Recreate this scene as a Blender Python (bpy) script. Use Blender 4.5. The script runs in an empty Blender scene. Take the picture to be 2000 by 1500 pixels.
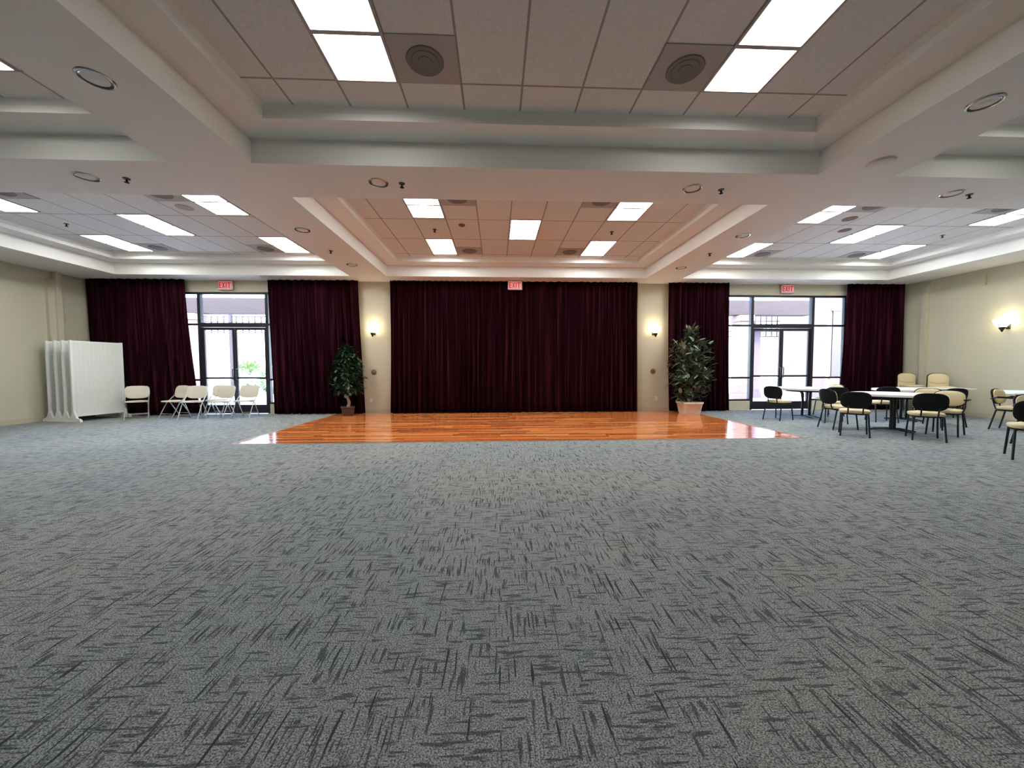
import bpy, bmesh, math, random
from mathutils import Vector, Matrix
random.seed(7)
PI = math.pi
SC = bpy.context.scene
COL = SC.collection

# ------------------------------------------------------------------ materials
def new_mat(name):
    m = bpy.data.materials.new(name); m.use_nodes = True
    nt = m.node_tree; b = nt.nodes['Principled BSDF']
    return m, nt, b

def N(nt, kind, **kw):
    n = nt.nodes.new(kind)
    for k, v in kw.items(): setattr(n, k, v)
    return n

def math_node(nt, op, a=None, b=None, c=None):
    n = nt.nodes.new('ShaderNodeMath'); n.operation = op
    for i, v in enumerate((a, b, c)):
        if v is None: continue
        if isinstance(v, (int, float)): n.inputs[i].default_value = v
        else: nt.links.new(v, n.inputs[i])
    return n.outputs[0]

def plain(name, col, rough=0.6, metal=0.0, var=0.05, scale=8.0, bump=0.0, bscale=60.0, spec=0.5, coat=0.0):
    m, nt, b = new_mat(name)
    tc = N(nt, 'ShaderNodeTexCoord'); nz = N(nt, 'ShaderNodeTexNoise')
    nz.inputs['Scale'].default_value = scale; nz.inputs['Detail'].default_value = 4
    nt.links.new(tc.outputs['Object'], nz.inputs['Vector'])
    mx = N(nt, 'ShaderNodeMix'); mx.data_type = 'RGBA'
    mx.inputs[6].default_value = (*[c * (1 - var) for c in col], 1)
    mx.inputs[7].default_value = (*[min(1, c * (1 + var)) for c in col], 1)
    nt.links.new(nz.outputs['Fac'], mx.inputs[0]); nt.links.new(mx.outputs[2], b.inputs['Base Color'])
    b.inputs['Roughness'].default_value = rough; b.inputs['Metallic'].default_value = metal
    b.inputs['Specular IOR Level'].default_value = spec
    b.inputs['Coat Weight'].default_value = coat
    if bump:
        n2 = N(nt, 'ShaderNodeTexNoise'); n2.inputs['Scale'].default_value = bscale
        nt.links.new(tc.outputs['Object'], n2.inputs['Vector'])
        bp = N(nt, 'ShaderNodeBump'); bp.inputs['Strength'].default_value = bump; bp.inputs['Distance'].default_value = .01
        nt.links.new(n2.outputs['Fac'], bp.inputs['Height']); nt.links.new(bp.outputs['Normal'], b.inputs['Normal'])
    return m

def glow(name, col, strength, stripes=0, base=(.8, .8, .8)):
    m, nt, b = new_mat(name)
    b.inputs['Base Color'].default_value = (*base, 1)
    b.inputs['Emission Color'].default_value = (*col, 1)
    b.inputs['Emission Strength'].default_value = strength
    if stripes:
        tc = N(nt, 'ShaderNodeTexCoord'); sp = N(nt, 'ShaderNodeSeparateXYZ')
        nt.links.new(tc.outputs['Generated'], sp.inputs[0])
        s = math_node(nt, 'MULTIPLY', sp.outputs[0], 2 * PI * stripes)
        s = math_node(nt, 'COSINE', s)
        s = math_node(nt, 'MULTIPLY_ADD', s, -.28 * strength, strength)
        nt.links.new(s, b.inputs['Emission Strength'])
    return m

M = {}
M['wall'] = plain('cream_wall_paint', (.56, .52, .39), .7, var=.03, scale=2, bump=.05, bscale=150)
M['soffit'] = plain('warm_white_ceiling_paint', (.79, .775, .735), .8, var=.02, scale=2, bump=.04, bscale=150)
M['base'] = plain('cream_baseboard', (.52, .46, .34), .6)
M['white'] = plain('white_enamel', (.80, .80, .77), .4, var=.03)
M['screen'] = plain('white_screen_panel', (.74, .75, .69), .45, var=.03, bump=.05)
M['black'] = plain('black_plastic', (.006, .006, .007), .7, var=.2, spec=.25)
M['blackmetal'] = plain('black_metal_tube', (.012, .013, .018), .35, metal=.2, var=.2)
M['cream'] = plain('cream_upholstery', (.66, .55, .34), .85, var=.1, scale=40, bump=.2, bscale=300)
M['beige'] = plain('beige_vinyl', (.60, .55, .44), .55, var=.06, scale=20)
M['greytube'] = plain('pale_grey_metal_tube', (.42, .40, .37), .35, metal=.5)
M['tabletop'] = plain('white_laminate', (.78, .78, .74), .35, var=.02)
M['bronze'] = plain('dark_bronze_aluminium', (.018, .018, .026), .4, metal=.3, var=.1)
M['darkpull'] = plain('steel_pull', (.3, .3, .3), .25, metal=.9)
M['diff_plate'] = plain('grey_vent_plate', (.42, .38, .36), .7, var=.05)
M['diff_core'] = plain('dark_vent_core', (.20, .175, .17), .8, var=.15, scale=80)
M['chrome'] = plain('chrome_ring', (.55, .55, .55), .2, metal=.9, var=.02)
M['darkcan'] = plain('dark_reflector', (.10, .10, .10), .3, metal=.8)
M['brass'] = plain('dark_bronze', (.05, .035, .02), .4, metal=.6)
M['brown'] = plain('brown_plastic', (.20, .12, .06), .6)
M['potbrown'] = plain('dark_red_brown_pot', (.075, .028, .02), .5, var=.2, scale=30)
M['potcream'] = plain('pinkish_cream_basket', (.80, .66, .54), .8, var=.1, scale=60, bump=.6, bscale=70)
M['soil'] = plain('dark_soil', (.03, .02, .012), .95, var=.4, scale=60)
M['bark'] = plain('pale_bark', (.36, .29, .24), .8, var=.3, scale=25, bump=.3)
M['stem'] = plain('green_brown_stem', (.12, .11, .05), .7, var=.3)
M['stucco'] = plain('pink_stucco', (.24, .165, .135), .9, var=.06, scale=5, bump=.3, bscale=90)
M['stuccoshade'] = plain('shaded_stucco', (.085, .07, .10), .9, var=.06, scale=5)  # shaded copy of the stucco, its shade put into the colour as lavender
M['eave'] = plain('mauve_timber_beam', (.026, .018, .020), .8, var=.2, scale=6)
M['concrete'] = plain('pale_concrete', (.55, .54, .52), .9, var=.08, scale=3)
M['trellis'] = plain('mauve_trellis_wood', (.035, .025, .032), .8, var=.15)
M['shrub'] = plain('shrub_leaves', (.10, .17, .05), .8, var=.5, scale=9)
M['exitred'] = glow('red_exit_letters', (.8, .01, .03), .22, base=(.4, .01, .02))
M['exitface'] = glow('pink_lit_sign_face', (1, .45, .42), .13, base=(.55, .38, .35))
M['exitbox'] = plain('pinkish_sign_housing', (.55, .33, .29), .5)
LENS_N = glow('lit_diffuser', (.97, .975, .945), 4.8, 3)
LENS_F = glow('bright_lit_diffuser', (.94, .97, .955), 13, 3)
M['sconceglass'] = glow('lit_frosted_glass', (1, .84, .58), 5.0)
M['lampglow'] = glow('dim_lamp', (1, .9, .75), .35)

def leaf_mat(name, dark, light):
    m, nt, b = new_mat(name)
    g = N(nt, 'ShaderNodeNewGeometry'); cr = N(nt, 'ShaderNodeValToRGB')
    cr.color_ramp.elements[0].color = (*dark, 1); cr.color_ramp.elements[1].color = (*light, 1)
    cr.color_ramp.elements[0].position = .35
    nt.links.new(g.outputs['Random Per Island'], cr.inputs[0]); nt.links.new(cr.outputs[0], b.inputs['Base Color'])
    b.inputs['Roughness'].default_value = .35
    return m
M['ficus'] = leaf_mat('dark_ficus_leaf', (.015, .05, .02), (.07, .13, .06))
M['bigleaf'] = leaf_mat('variegated_leaf', (.02, .05, .02), (.30, .34, .22))

def curtain_mat():
    m, nt, b = new_mat('burgundy_velvet')
    tc = N(nt, 'ShaderNodeTexCoord'); mp = N(nt, 'ShaderNodeMapping'); mp.inputs['Scale'].default_value = (17, 17, .35)
    nz = N(nt, 'ShaderNodeTexNoise'); nz.inputs['Scale'].default_value = 1.0; nz.inputs['Detail'].default_value = 3
    nt.links.new(tc.outputs['Object'], mp.inputs[0]); nt.links.new(mp.outputs[0], nz.inputs['Vector'])
    cr = N(nt, 'ShaderNodeValToRGB')
    cr.color_ramp.elements[0].position = .50; cr.color_ramp.elements[0].color = (.0095, .001, .0028, 1)
    cr.color_ramp.elements[1].position = .66; cr.color_ramp.elements[1].color = (.036, .007, .013, 1)  # paler streaks paint highlights of the folds into the cloth colour
    nt.links.new(nz.outputs['Fac'], cr.inputs[0]); nt.links.new(cr.outputs[0], b.inputs['Base Color'])
    b.inputs['Roughness'].default_value = .85
    b.inputs['Sheen Weight'].default_value = .06; b.inputs['Sheen Roughness'].default_value = .4
    b.inputs['Sheen Tint'].default_value = (.7, .1, .2, 1)
    b.inputs['Specular IOR Level'].default_value = .03
    return m
M['curtain'] = curtain_mat()

def carpet_mat():
    m, nt, b = new_mat('grey_hatched_carpet')
    L = nt.links
    tc = N(nt, 'ShaderNodeTexCoord')
    def noise(sx, sy, scale, det, off, dist=0):
        mp = N(nt, 'ShaderNodeMapping'); mp.inputs['Scale'].default_value = (sx, sy, 1); mp.inputs['Location'].default_value = (off, off * 1.7, 0)
        nz = N(nt, 'ShaderNodeTexNoise'); nz.inputs['Scale'].default_value = scale; nz.inputs['Detail'].default_value = det
        nz.inputs['Distortion'].default_value = dist
        L.new(tc.outputs['Object'], mp.inputs[0]); L.new(mp.outputs[0], nz.inputs['Vector'])
        return nz.outputs['Fac']
    def thr(v, a, w):      # 1 where v is above a
        n = nt.nodes.new('ShaderNodeMapRange'); n.inputs[1].default_value = a; n.inputs[2].default_value = a + w
        L.new(v, n.inputs[0]); return n.outputs[0]
    # short blocks in which the weave runs one way or the other
    vo = N(nt, 'ShaderNodeTexVoronoi'); vo.distance = 'CHEBYCHEV'; vo.inputs['Scale'].default_value = 6.5
    L.new(tc.outputs['Object'], vo.inputs['Vector'])
    sep = N(nt, 'ShaderNodeSeparateColor'); L.new(vo.outputs['Color'], sep.inputs[0])
    sel = thr(sep.outputs[0], .5, .01)
    along = thr(noise(7.5, 62, 1, 2, 0), .55, .06)      # dashes along x
    depth = thr(noise(66, 6.5, 1, 2, 3), .55, .06)      # dashes along y
    a2 = math_node(nt, 'MULTIPLY', along, math_node(nt, 'MULTIPLY_ADD', sel, -.75, 1.0))
    d2 = math_node(nt, 'MULTIPLY', depth, math_node(nt, 'MULTIPLY_ADD', sel, .75, .25))
    longd = thr(noise(60, 3.8, 1, 1, 11), .645, .05)      # the long dark threads in depth
    longa = thr(noise(5, 54, 1, 1, 17), .65, .05)
    blot = thr(noise(1, 1, 9, 2, 23), .62, .05)
    dark = math_node(nt, 'MAXIMUM', math_node(nt, 'MULTIPLY', a2, .72), math_node(nt, 'MULTIPLY', d2, .75))
    dark = math_node(nt, 'MAXIMUM', dark, math_node(nt, 'MULTIPLY', longd, .95))
    dark = math_node(nt, 'MAXIMUM', dark, math_node(nt, 'MULTIPLY', longa, .75))
    dark = math_node(nt, 'MAXIMUM', dark, math_node(nt, 'MULTIPLY', blot, .35))
    sp = N(nt, 'ShaderNodeTexNoise'); sp.inputs['Scale'].default_value = 170; sp.inputs['Detail'].default_value = 3
    L.new(tc.outputs['Object'], sp.inputs['Vector'])
    cr = N(nt, 'ShaderNodeValToRGB')
    cr.color_ramp.elements[0].position = .37; cr.color_ramp.elements[0].color = (.10, .107, .11, 1)
    cr.color_ramp.elements[1].position = .63; cr.color_ramp.elements[1].color = (.50, .525, .53, 1)
    L.new(sp.outputs['Fac'], cr.inputs[0])
    big = noise(.5, .5, 1, 2, 31)
    tint = N(nt, 'ShaderNodeMix'); tint.data_type = 'RGBA'; tint.blend_type = 'MULTIPLY'
    tint.inputs[0].default_value = 1
    t2 = N(nt, 'ShaderNodeValToRGB')
    t2.color_ramp.elements[0].position = .4; t2.color_ramp.elements[0].color = (.92, .94, .96, 1)
    t2.color_ramp.elements[1].position = .6; t2.color_ramp.elements[1].color = (1.05, 1.04, 1.0, 1)
    L.new(big, t2.inputs[0]); L.new(cr.outputs[0], tint.inputs[6]); L.new(t2.outputs[0], tint.inputs[7])
    mx = N(nt, 'ShaderNodeMix'); mx.data_type = 'RGBA'
    mx.inputs[7].default_value = (.042, .048, .052, 1)
    L.new(dark, mx.inputs[0]); L.new(tint.outputs[2], mx.inputs[6]); L.new(mx.outputs[2], b.inputs['Base Color'])
    b.inputs['Roughness'].default_value = .95; b.inputs['Specular IOR Level'].default_value = .1
    bp = N(nt, 'ShaderNodeBump'); bp.inputs['Strength'].default_value = .35; bp.inputs['Distance'].default_value = .006
    h = math_node(nt, 'SUBTRACT', sp.outputs['Fac'], dark); L.new(h, bp.inputs['Height']); L.new(bp.outputs['Normal'], b.inputs['Normal'])
    return m
M['carpet'] = carpet_mat()

def wood_mat():
    m, nt, b = new_mat('glossy_red_oak_planks')
    L = nt.links; tc = N(nt, 'ShaderNodeTexCoord'); sp = N(nt, 'ShaderNodeSeparateXYZ'); L.new(tc.outputs['Object'], sp.inputs[0])
    X, Y = sp.outputs[0], sp.outputs[1]
    row = math_node(nt, 'FLOOR', math_node(nt, 'DIVIDE', Y, .10))
    wn = N(nt, 'ShaderNodeTexWhiteNoise'); wn.noise_dimensions = '1D'; L.new(row, wn.inputs['W'])
    xs = math_node(nt, 'ADD', math_node(nt, 'DIVIDE', X, 1.3), math_node(nt, 'MULTIPLY', wn.outputs['Value'], 7))
    colm = math_node(nt, 'FLOOR', xs)
    cv = N(nt, 'ShaderNodeCombineXYZ'); L.new(row, cv.inputs[0]); L.new(colm, cv.inputs[1])
    w2 = N(nt, 'ShaderNodeTexWhiteNoise'); w2.noise_dimensions = '2D'; L.new(cv.outputs[0], w2.inputs['Vector'])
    mp = N(nt, 'ShaderNodeMapping'); mp.inputs['Scale'].default_value = (1.5, 26, 1)
    nz = N(nt, 'ShaderNodeTexNoise'); nz.inputs['Scale'].default_value = 1.6; nz.inputs['Detail'].default_value = 5
    L.new(tc.outputs['Object'], mp.inputs[0]); L.new(mp.outputs[0], nz.inputs['Vector'])
    f = math_node(nt, 'ADD', math_node(nt, 'MULTIPLY', w2.outputs['Value'], .62), math_node(nt, 'MULTIPLY', nz.outputs['Fac'], .42))
    cr = N(nt, 'ShaderNodeValToRGB'); e = cr.color_ramp.elements
    e[0].position = .05; e[0].color = (.34, .065, .022, 1)
    e[1].position = .92; e[1].color = (.90, .37, .11, 1)
    k = cr.color_ramp.elements.new(.5); k.color = (.66, .185, .05, 1)
    L.new(f, cr.inputs[0])
    fr = math_node(nt, 'FRACT', math_node(nt, 'DIVIDE', Y, .10))
    gap = math_node(nt, 'LESS_THAN', fr, .02)
    mx = N(nt, 'ShaderNodeMix'); mx.data_type = 'RGBA'; mx.inputs[7].default_value = (.60, .19, .06, 1)
    L.new(gap, mx.inputs[0]); L.new(cr.outputs[0], mx.inputs[6]); L.new(mx.outputs[2], b.inputs['Base Color'])
    b.inputs['Roughness'].default_value = .16; b.inputs['Specular IOR Level'].default_value = .6
    b.inputs['Coat Weight'].default_value = .35; b.inputs['Coat Roughness'].default_value = .06
    return m
M['wood'] = wood_mat()

def tile_mat(name, x0, y0, px, py):
    """acoustic tiles: thin dark shadow lines between px by py tiles"""
    m, nt, b = new_mat(name)
    L = nt.links; tc = N(nt, 'ShaderNodeTexCoord'); sp = N(nt, 'ShaderNodeSeparateXYZ'); L.new(tc.outputs['Object'], sp.inputs[0])
    def lines(s, o, p, w):
        fr = math_node(nt, 'FRACT', math_node(nt, 'DIVIDE', math_node(nt, 'SUBTRACT', s, o - 60 * p - w / 2), p))
        return math_node(nt, 'LESS_THAN', fr, w / p)
    a = lines(sp.outputs[0], x0, px, .022); c = lines(sp.outputs[1], y0, py * 2, .022)
    a = math_node(nt, 'MAXIMUM', a, c)
    nz = N(nt, 'ShaderNodeTexNoise'); nz.inputs['Scale'].default_value = 60; nz.inputs['Detail'].default_value = 4
    L.new(tc.outputs['Object'], nz.inputs['Vector'])
    cr = N(nt, 'ShaderNodeValToRGB')
    cr.color_ramp.elements[0].position = .35; cr.color_ramp.elements[0].color = (.66, .64, .61, 1)
    cr.color_ramp.elements[1].position = .65; cr.color_ramp.elements[1].color = (.74, .72, .69, 1)
    L.new(nz.outputs['Fac'], cr.inputs[0])
    mx = N(nt, 'ShaderNodeMix'); mx.data_type = 'RGBA'; mx.inputs[7].default_value = (.33, .29, .26, 1)
    L.new(a, mx.inputs[0]); L.new(cr.outputs[0], mx.inputs[6]); L.new(mx.outputs[2], b.inputs['Base Color'])
    b.inputs['Roughness'].default_value = .9
    return m

def glass_mat():
    m = bpy.data.materials.new('window_glass'); m.use_nodes = True; nt = m.node_tree; nt.nodes.clear()
    out = N(nt, 'ShaderNodeOutputMaterial'); tr = N(nt, 'ShaderNodeBsdfTransparent'); gl = N(nt, 'ShaderNodeBsdfGlossy')
    gl.inputs['Roughness'].default_value = .02; tr.inputs[0].default_value = (.86, .88, .92, 1)
    fz = N(nt, 'ShaderNodeFresnel'); fz.inputs[0].default_value = 1.35
    mx = N(nt, 'ShaderNodeMixShader'); nt.links.new(fz.outputs[0], mx.inputs[0])
    nt.links.new(tr.outputs[0], mx.inputs[1]); nt.links.new(gl.outputs[0], mx.inputs[2]); nt.links.new(mx.outputs[0], out.inputs[0])
    return m
M['glass'] = glass_mat()

# ------------------------------------------------------------------ mesh helpers
def BM(): return bmesh.new()

def box(bm, x0, x1, y0, y1, z0, z1, rot=0, bevel=0):
    v = [bm.verts.new((x, y, z)) for z in (z0, z1) for x, y in ((x0, y0), (x1, y0), (x1, y1), (x0, y1))]
    fs = [(3, 2, 1, 0), (4, 5, 6, 7), (0, 1, 5, 4), (1, 2, 6, 5), (2, 3, 7, 6), (3, 0, 4, 7)]
    faces = [bm.faces.new([v[i] for i in f]) for f in fs]
    if bevel:
        es = list({e for f in faces for e in f.edges})
        bmesh.ops.bevel(bm, geom=es, offset=bevel, segments=2, profile=.7, affect='EDGES')
    return v

def quad(bm, pts):
    return bm.faces.new([bm.verts.new(p) for p in pts])

def tube(bm, pts, r, seg=10, cap=True):
    pts = [Vector(p) for p in pts]; rs = r if isinstance(r, (list, tuple)) else [r] * len(pts)
    rings = []
    up = None
    for i, p in enumerate(pts):
        d = (pts[min(i + 1, len(pts) - 1)] - pts[max(i - 1, 0)]).normalized()
        if up is None:
            up = Vector((0, 0, 1)) if abs(d.z) < .9 else Vector((0, 1, 0))
        s = d.cross(up).normalized(); u = s.cross(d).normalized(); up = u
        rings.append([bm.verts.new(p + (s * math.cos(2 * PI * k / seg) + u * math.sin(2 * PI * k / seg)) * rs[i]) for k in range(seg)])
    for a, b in zip(rings, rings[1:]):
        for k in range(seg): bm.faces.new((a[k], a[(k + 1) % seg], b[(k + 1) % seg], b[k]))
    if cap: bm.faces.new(rings[0][::-1]); bm.faces.new(rings[-1])

def lathe(bm, prof, seg=32, c=(0, 0, 0), a0=0, a1=2 * PI):
    full = abs(a1 - a0 - 2 * PI) < 1e-6; n = seg if full else seg + 1
    rings = []
    for r, z in prof:
        if r < 1e-6: rings.append([bm.verts.new((c[0], c[1], c[2] + z))])
        else: rings.append([bm.verts.new((c[0] + r * math.cos(a0 + (a1 - a0) * k / seg), c[1] + r * math.sin(a0 + (a1 - a0) * k / seg), c[2] + z)) for k in range(n)])
    m = seg
    for a, b in zip(rings, rings[1:]):
        for k in range(m):
            k2 = (k + 1) % n
            q = []
            for v in (a[k % len(a)], a[k2 % len(a)], b[k2 % len(b)], b[k % len(b)]):
                if v not in q: q.append(v)
            if len(q) > 2: bm.faces.new(q)

def pad(bm, w, h, t, mat4, n=3.2, bulge=.012, seg=32, bend=0.0):
    """cushion or panel: superellipse outline w x h in local xy, thickness t along local z, bulging on +z"""
    def pt(s, k, z):
        a = 2 * PI * k / seg; c, sn = math.cos(a), math.sin(a)
        x = math.copysign(abs(c) ** (2 / n), c) * w / 2 * s; y = math.copysign(abs(sn) ** (2 / n), sn) * h / 2 * s
        return mat4 @ Vector((x, y, z + bend * x * x))
    layers = [(.55, -t / 2), (.93, -t / 2), (1, -t / 4), (1, t / 4), (.95, t / 2), (.6, t / 2 + bulge)]
    rings = [[bm.verts.new(pt(s, k, z)) for k in range(seg)] for s, z in layers]
    for a, b in zip(rings, rings[1:]):
        for k in range(seg): bm.faces.new((a[k], a[(k + 1) % seg], b[(k + 1) % seg], b[k]))
    c0 = bm.verts.new(mat4 @ Vector((0, 0, -t / 2))); c1 = bm.verts.new(mat4 @ Vector((0, 0, t / 2 + bulge)))
    for k in range(seg):
        bm.faces.new((c0, rings[0][(k + 1) % seg], rings[0][k])); bm.faces.new((c1, rings[-1][k], rings[-1][(k + 1) % seg]))

def mk(name, bm, mat, parent=None, smooth=False, loc=None):
    bmesh.ops.recalc_face_normals(bm, faces=bm.faces[:])
    me = bpy.data.meshes.new(name); bm.to_mesh(me); bm.free()
    mats = mat if isinstance(mat, (list, tuple)) else [mat]
    for x in mats: me.materials.append(x)
    if smooth:
        me.polygons.foreach_set('use_smooth', [True] * len(me.polygons))
        me.set_sharp_from_angle(angle=math.radians(38))
    o = bpy.data.objects.new(name, me); COL.objects.link(o)
    if parent: o.parent = parent
    if loc: o.location = loc
    return o

def thing(name, label, cat, loc=(0, 0, 0), rz=0, group=None):
    o = bpy.data.objects.new(name, None); COL.objects.link(o); o.empty_display_size = .1
    o.location = loc; o.rotation_euler = (0, 0, rz); o['label'] = label; o['category'] = cat
    if group: o['group'] = group
    return o

def tag(o, label, cat, group=None):
    o['label'] = label; o['category'] = cat
    if group: o['group'] = group
    return o

def struct(name, bm, mat, label=None, parent=None, smooth=False):
    o = mk(name, bm, mat, parent, smooth)
    if not parent: o['kind'] = 'structure'
    if label: o['label'] = label
    return o

def dup(root, loc, rz, label, group=None):
    r = root.copy(); COL.objects.link(r); r.location = loc; r.rotation_euler = (0, 0, rz); r['label'] = label
    if group: r['group'] = group
    for ch in list(root.children):
        c = ch.copy(); COL.objects.link(c); c.parent = r
        for g in list(ch.children):
            d = g.copy(); COL.objects.link(d); d.parent = c
    return r

# ------------------------------------------------------------------ dimensions (metres; camera stands at x=0, y=0)
XL, XR = -11.05, 12.11          # side walls
YB, YF = 10.485, -3.2           # back wall, wall behind the camera
HS = 3.684                      # underside of the beams
HL, HT = 3.967, 4.091           # ledge and tile field inside each ceiling bay
STEP = .366
BAYX = {'left': (-9.72, -3.83), 'centre': (-2.88, 4.06), 'right': (5.06, 10.92)}
BAYY = {'far': (5.40, 9.85), 'near': (.10, 4.547)}
MIDX = {'left': -6.64, 'centre': .577, 'right': 7.86}

# ------------------------------------------------------------------ floor
WX0, WX1, WY0 = -4.42, 5.50, 6.27
bm = BM()
for a, b_, c, d in ((XL, XR, YF, WY0), (XL, WX0, WY0, YB), (WX1, XR, WY0, YB)):
    quad(bm, [(a, c, 0), (b_, c, 0), (b_, d, 0), (a, d, 0)])
bmesh.ops.remove_doubles(bm, verts=bm.verts[:], dist=1e-4)
struct('floor', bm, M['carpet'], 'grey hatched carpet over most of the hall floor')
bm = BM(); quad(bm, [(WX0, WY0, 0), (WX1, WY0, 0), (WX1, YB, 0), (WX0, YB, 0)])
struct('floor', bm, M['wood'], 'glossy orange-red plank dance floor before the middle curtain')
bm = BM()
box(bm, WX0 - .03, WX1 + .03, WY0 - .03, WY0, 0, .006); box(bm, WX0 - .03, WX0, WY0, YB - .3, 0, .006); box(bm, WX1, WX1 + .03, WY0, YB - .3, 0, .006)
struct('trim_1', bm, plain('tan_edge_strip', (.34, .22, .13), .4), 'tan edge strip around the wooden dance floor')

# ------------------------------------------------------------------ walls
bm = BM(); box(bm, XL - .2, XL, YF - .2, YB + .2, 0, 4.4); struct('wall_left', bm, M['wall'])
bm = BM(); box(bm, XR, XR + .2, YF - .2, YB + .2, 0, 4.4); struct('wall_right', bm, M['wall'])
bm = BM(); box(bm, XL, XR, YF - .2, YF, 0, 4.4); struct('wall_front', bm, M['wall'])
OPEN = [(-9.25, -5.40, 3.375), (6.60, 10.40, 3.375)]     # glazed door walls
bm = BM(); xs = XL
for a, b_, h in OPEN:
    box(bm, xs, a, YB, YB + .2, 0, 4.4); box(bm, a, b_, YB, YB + .2, h, 4.4); xs = b_
box(bm, xs, XR, YB, YB + .2, 0, 4.4)
struct('wall_back', bm, M['wall'], 'cream back wall between the curtains')
# low cream walls under the side lights
DOORS = [(-8.205, -6.385), (7.53, 9.38)]
bm = BM()
for (a, b_, h), (d0, d1) in zip(OPEN, DOORS):
    box(bm, a, d0 - .03, YB + .02, YB + .16, 0, .27); box(bm, d1 + .03, b_, YB + .02, YB + .16, 0, .27)
struct('trim_2', bm, M['wall'], 'low cream sill walls under the side lights')
# baseboards
bm = BM(); box(bm, XL, XL + .015, YF, YB, 0, .11); struct('baseboard_left', bm, M['base'])
bm = BM(); box(bm, XR - .015, XR, YF, YB, 0, .11); struct('baseboard_right', bm, M['base'])
bm = BM()
for a, b_ in ((XL + .02, -9.25), (-5.40, 6.60), (10.40, XR - .02)): box(bm, a, b_, YB - .015, YB, 0, .11)
struct('baseboard_back', bm, M['base'])
# slim vertical chases on the side walls
bm = BM(); box(bm, XL, XL + .07, 9.52, 9.66, .11, 3.5); box(bm, XL, XL + .12, 9.66, 9.78, .11, HS, bevel=.01)
struct('trim_3', bm, M['wall'], 'cream vertical chase on the left wall')
bm = BM(); box(bm, XR - .10, XR, 9.80, 9.93, .11, HS - .12, bevel=.01)
struct('trim_4', bm, M['wall'], 'cream vertical chase on the right wall')
bm = BM(); box(bm, XR - .05, XR, 8.62, 8.70, 3.28, 3.55, bevel=.01)
tag(mk('wall_speaker', bm, M['wall']), 'small cream box fixed high on the right wall under the ceiling', 'speaker')

# ------------------------------------------------------------------ ceiling: beams with six recessed bays
xs = sorted([XL, XR] + [v for p in BAYX.values() for v in p])
ys = sorted([YF, YB + .1] + [v for p in BAYY.values() for v in p])
holes = [(x, y) for x in BAYX.values() for y in BAYY.values()]
bm = BM()
for x0, x1 in zip(xs, xs[1:]):
    for y0, y1 in zip(ys, ys[1:]):
        cx, cy = (x0 + x1) / 2, (y0 + y1) / 2
        if any(h[0][0] < cx < h[0][1] and h[1][0] < cy < h[1][1] for h in holes): continue
        quad(bm, [(x0, y0, HS), (x1, y0, HS), (x1, y1, HS), (x0, y1, HS)])
def ring(bm, a, za, b, zb):
    (ax0, ax1, ay0, ay1), (bx0, bx1, by0, by1) = a, b
    A = [(ax0, ay0, za), (ax1, ay0, za), (ax1, ay1, za), (ax0, ay1, za)]; B = [(bx0, by0, zb), (bx1, by0, zb), (bx1, by1, zb), (bx0, by1, zb)]
    for i in range(4): quad(bm, [A[i], A[(i + 1) % 4], B[(i + 1) % 4], B[i]])
for hx, hy in holes:
    o = (*hx, *hy); i_ = (hx[0] + STEP, hx[1] - STEP, hy[0] + STEP, hy[1] - STEP)
    ring(bm, o, HS, o, HL); ring(bm, o, HL, i_, HL)
bmesh.ops.remove_doubles(bm, verts=bm.verts[:], dist=1e-4)
bmesh.ops.reverse_faces(bm, faces=bm.faces[:])
ceil = struct('ceiling', bm, M['soffit'], 'painted ceiling beams framing six recessed bays')
bm = BM(); box(bm, XL - .2, XR + .2, YF - .2, YB + .25, 4.4, 4.6)
struct('roof', bm, M['concrete'])
ti = 5
for rown, hy in BAYY.items():
    for bayn, hx in BAYX.items():
        i_ = (hx[0] + STEP, hx[1] - STEP, hy[0] + STEP, hy[1] - STEP)
        c = (i_[0] + .012, i_[1] - .012, i_[2] + .012, i_[3] - .012)
        bm = BM(); ring(bm, i_, HL, i_, HL + .07); k = (i_[0] + .035, i_[1] - .035, i_[2] + .035, i_[3] - .035)
        ring(bm, i_, HL + .07, k, HT)
        t = struct('trim_%d' % ti, bm, M['soffit'], 'crown moulding around the %s %s ceiling bay' % (rown, bayn)); ti += 1
        y0 = 9.26 if rown == 'far' else 3.785
        bm = BM(); quad(bm, [(i_[0], i_[2], HT), (i_[0], i_[3], HT), (i_[1], i_[3], HT), (i_[1], i_[2], HT)])
        tm = tile_mat('acoustic_tiles_%s_%s' % (rown, bayn), MIDX[bayn] - .305, y0, .61, .5325)
        f = mk('ceiling_tiles', bm, tm, ceil)
        f['label'] = 'acoustic tiles of the %s %s bay' % (rown, bayn)

# ------------------------------------------------------------------ ceiling lights and vents
def make_light(LM):
    t = thing('ceiling_light', 'x', 'ceiling light', group='fluorescent ceiling lights')
    w, l = .61, 1.065
    bm = BM()
    for a in (box(bm, -w / 2, -w / 2 + .025, 0, l, -.012, 0), box(bm, w / 2 - .025, w / 2, 0, l, -.012, 0),
              box(bm, -w / 2 + .025, w / 2 - .025, 0, .018, -.012, 0), box(bm, -w / 2 + .025, w / 2 - .025, l - .018, l, -.012, 0),
              box(bm, -w / 2 + .025, w / 2 - .025, l / 2 - .02, l / 2 + .02, -.012, 0)): pass
    mk('frame', bm, M['diff_plate'], t)
    for y0, y1 in ((.018, l / 2 - .02), (l / 2 + .02, l - .018)):
        bm = BM(); box(bm, -w / 2 + .025, w / 2 - .025, y0, y1, -.008, -.001)
        mk('diffuser', bm, LM, t)
    return t
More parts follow.
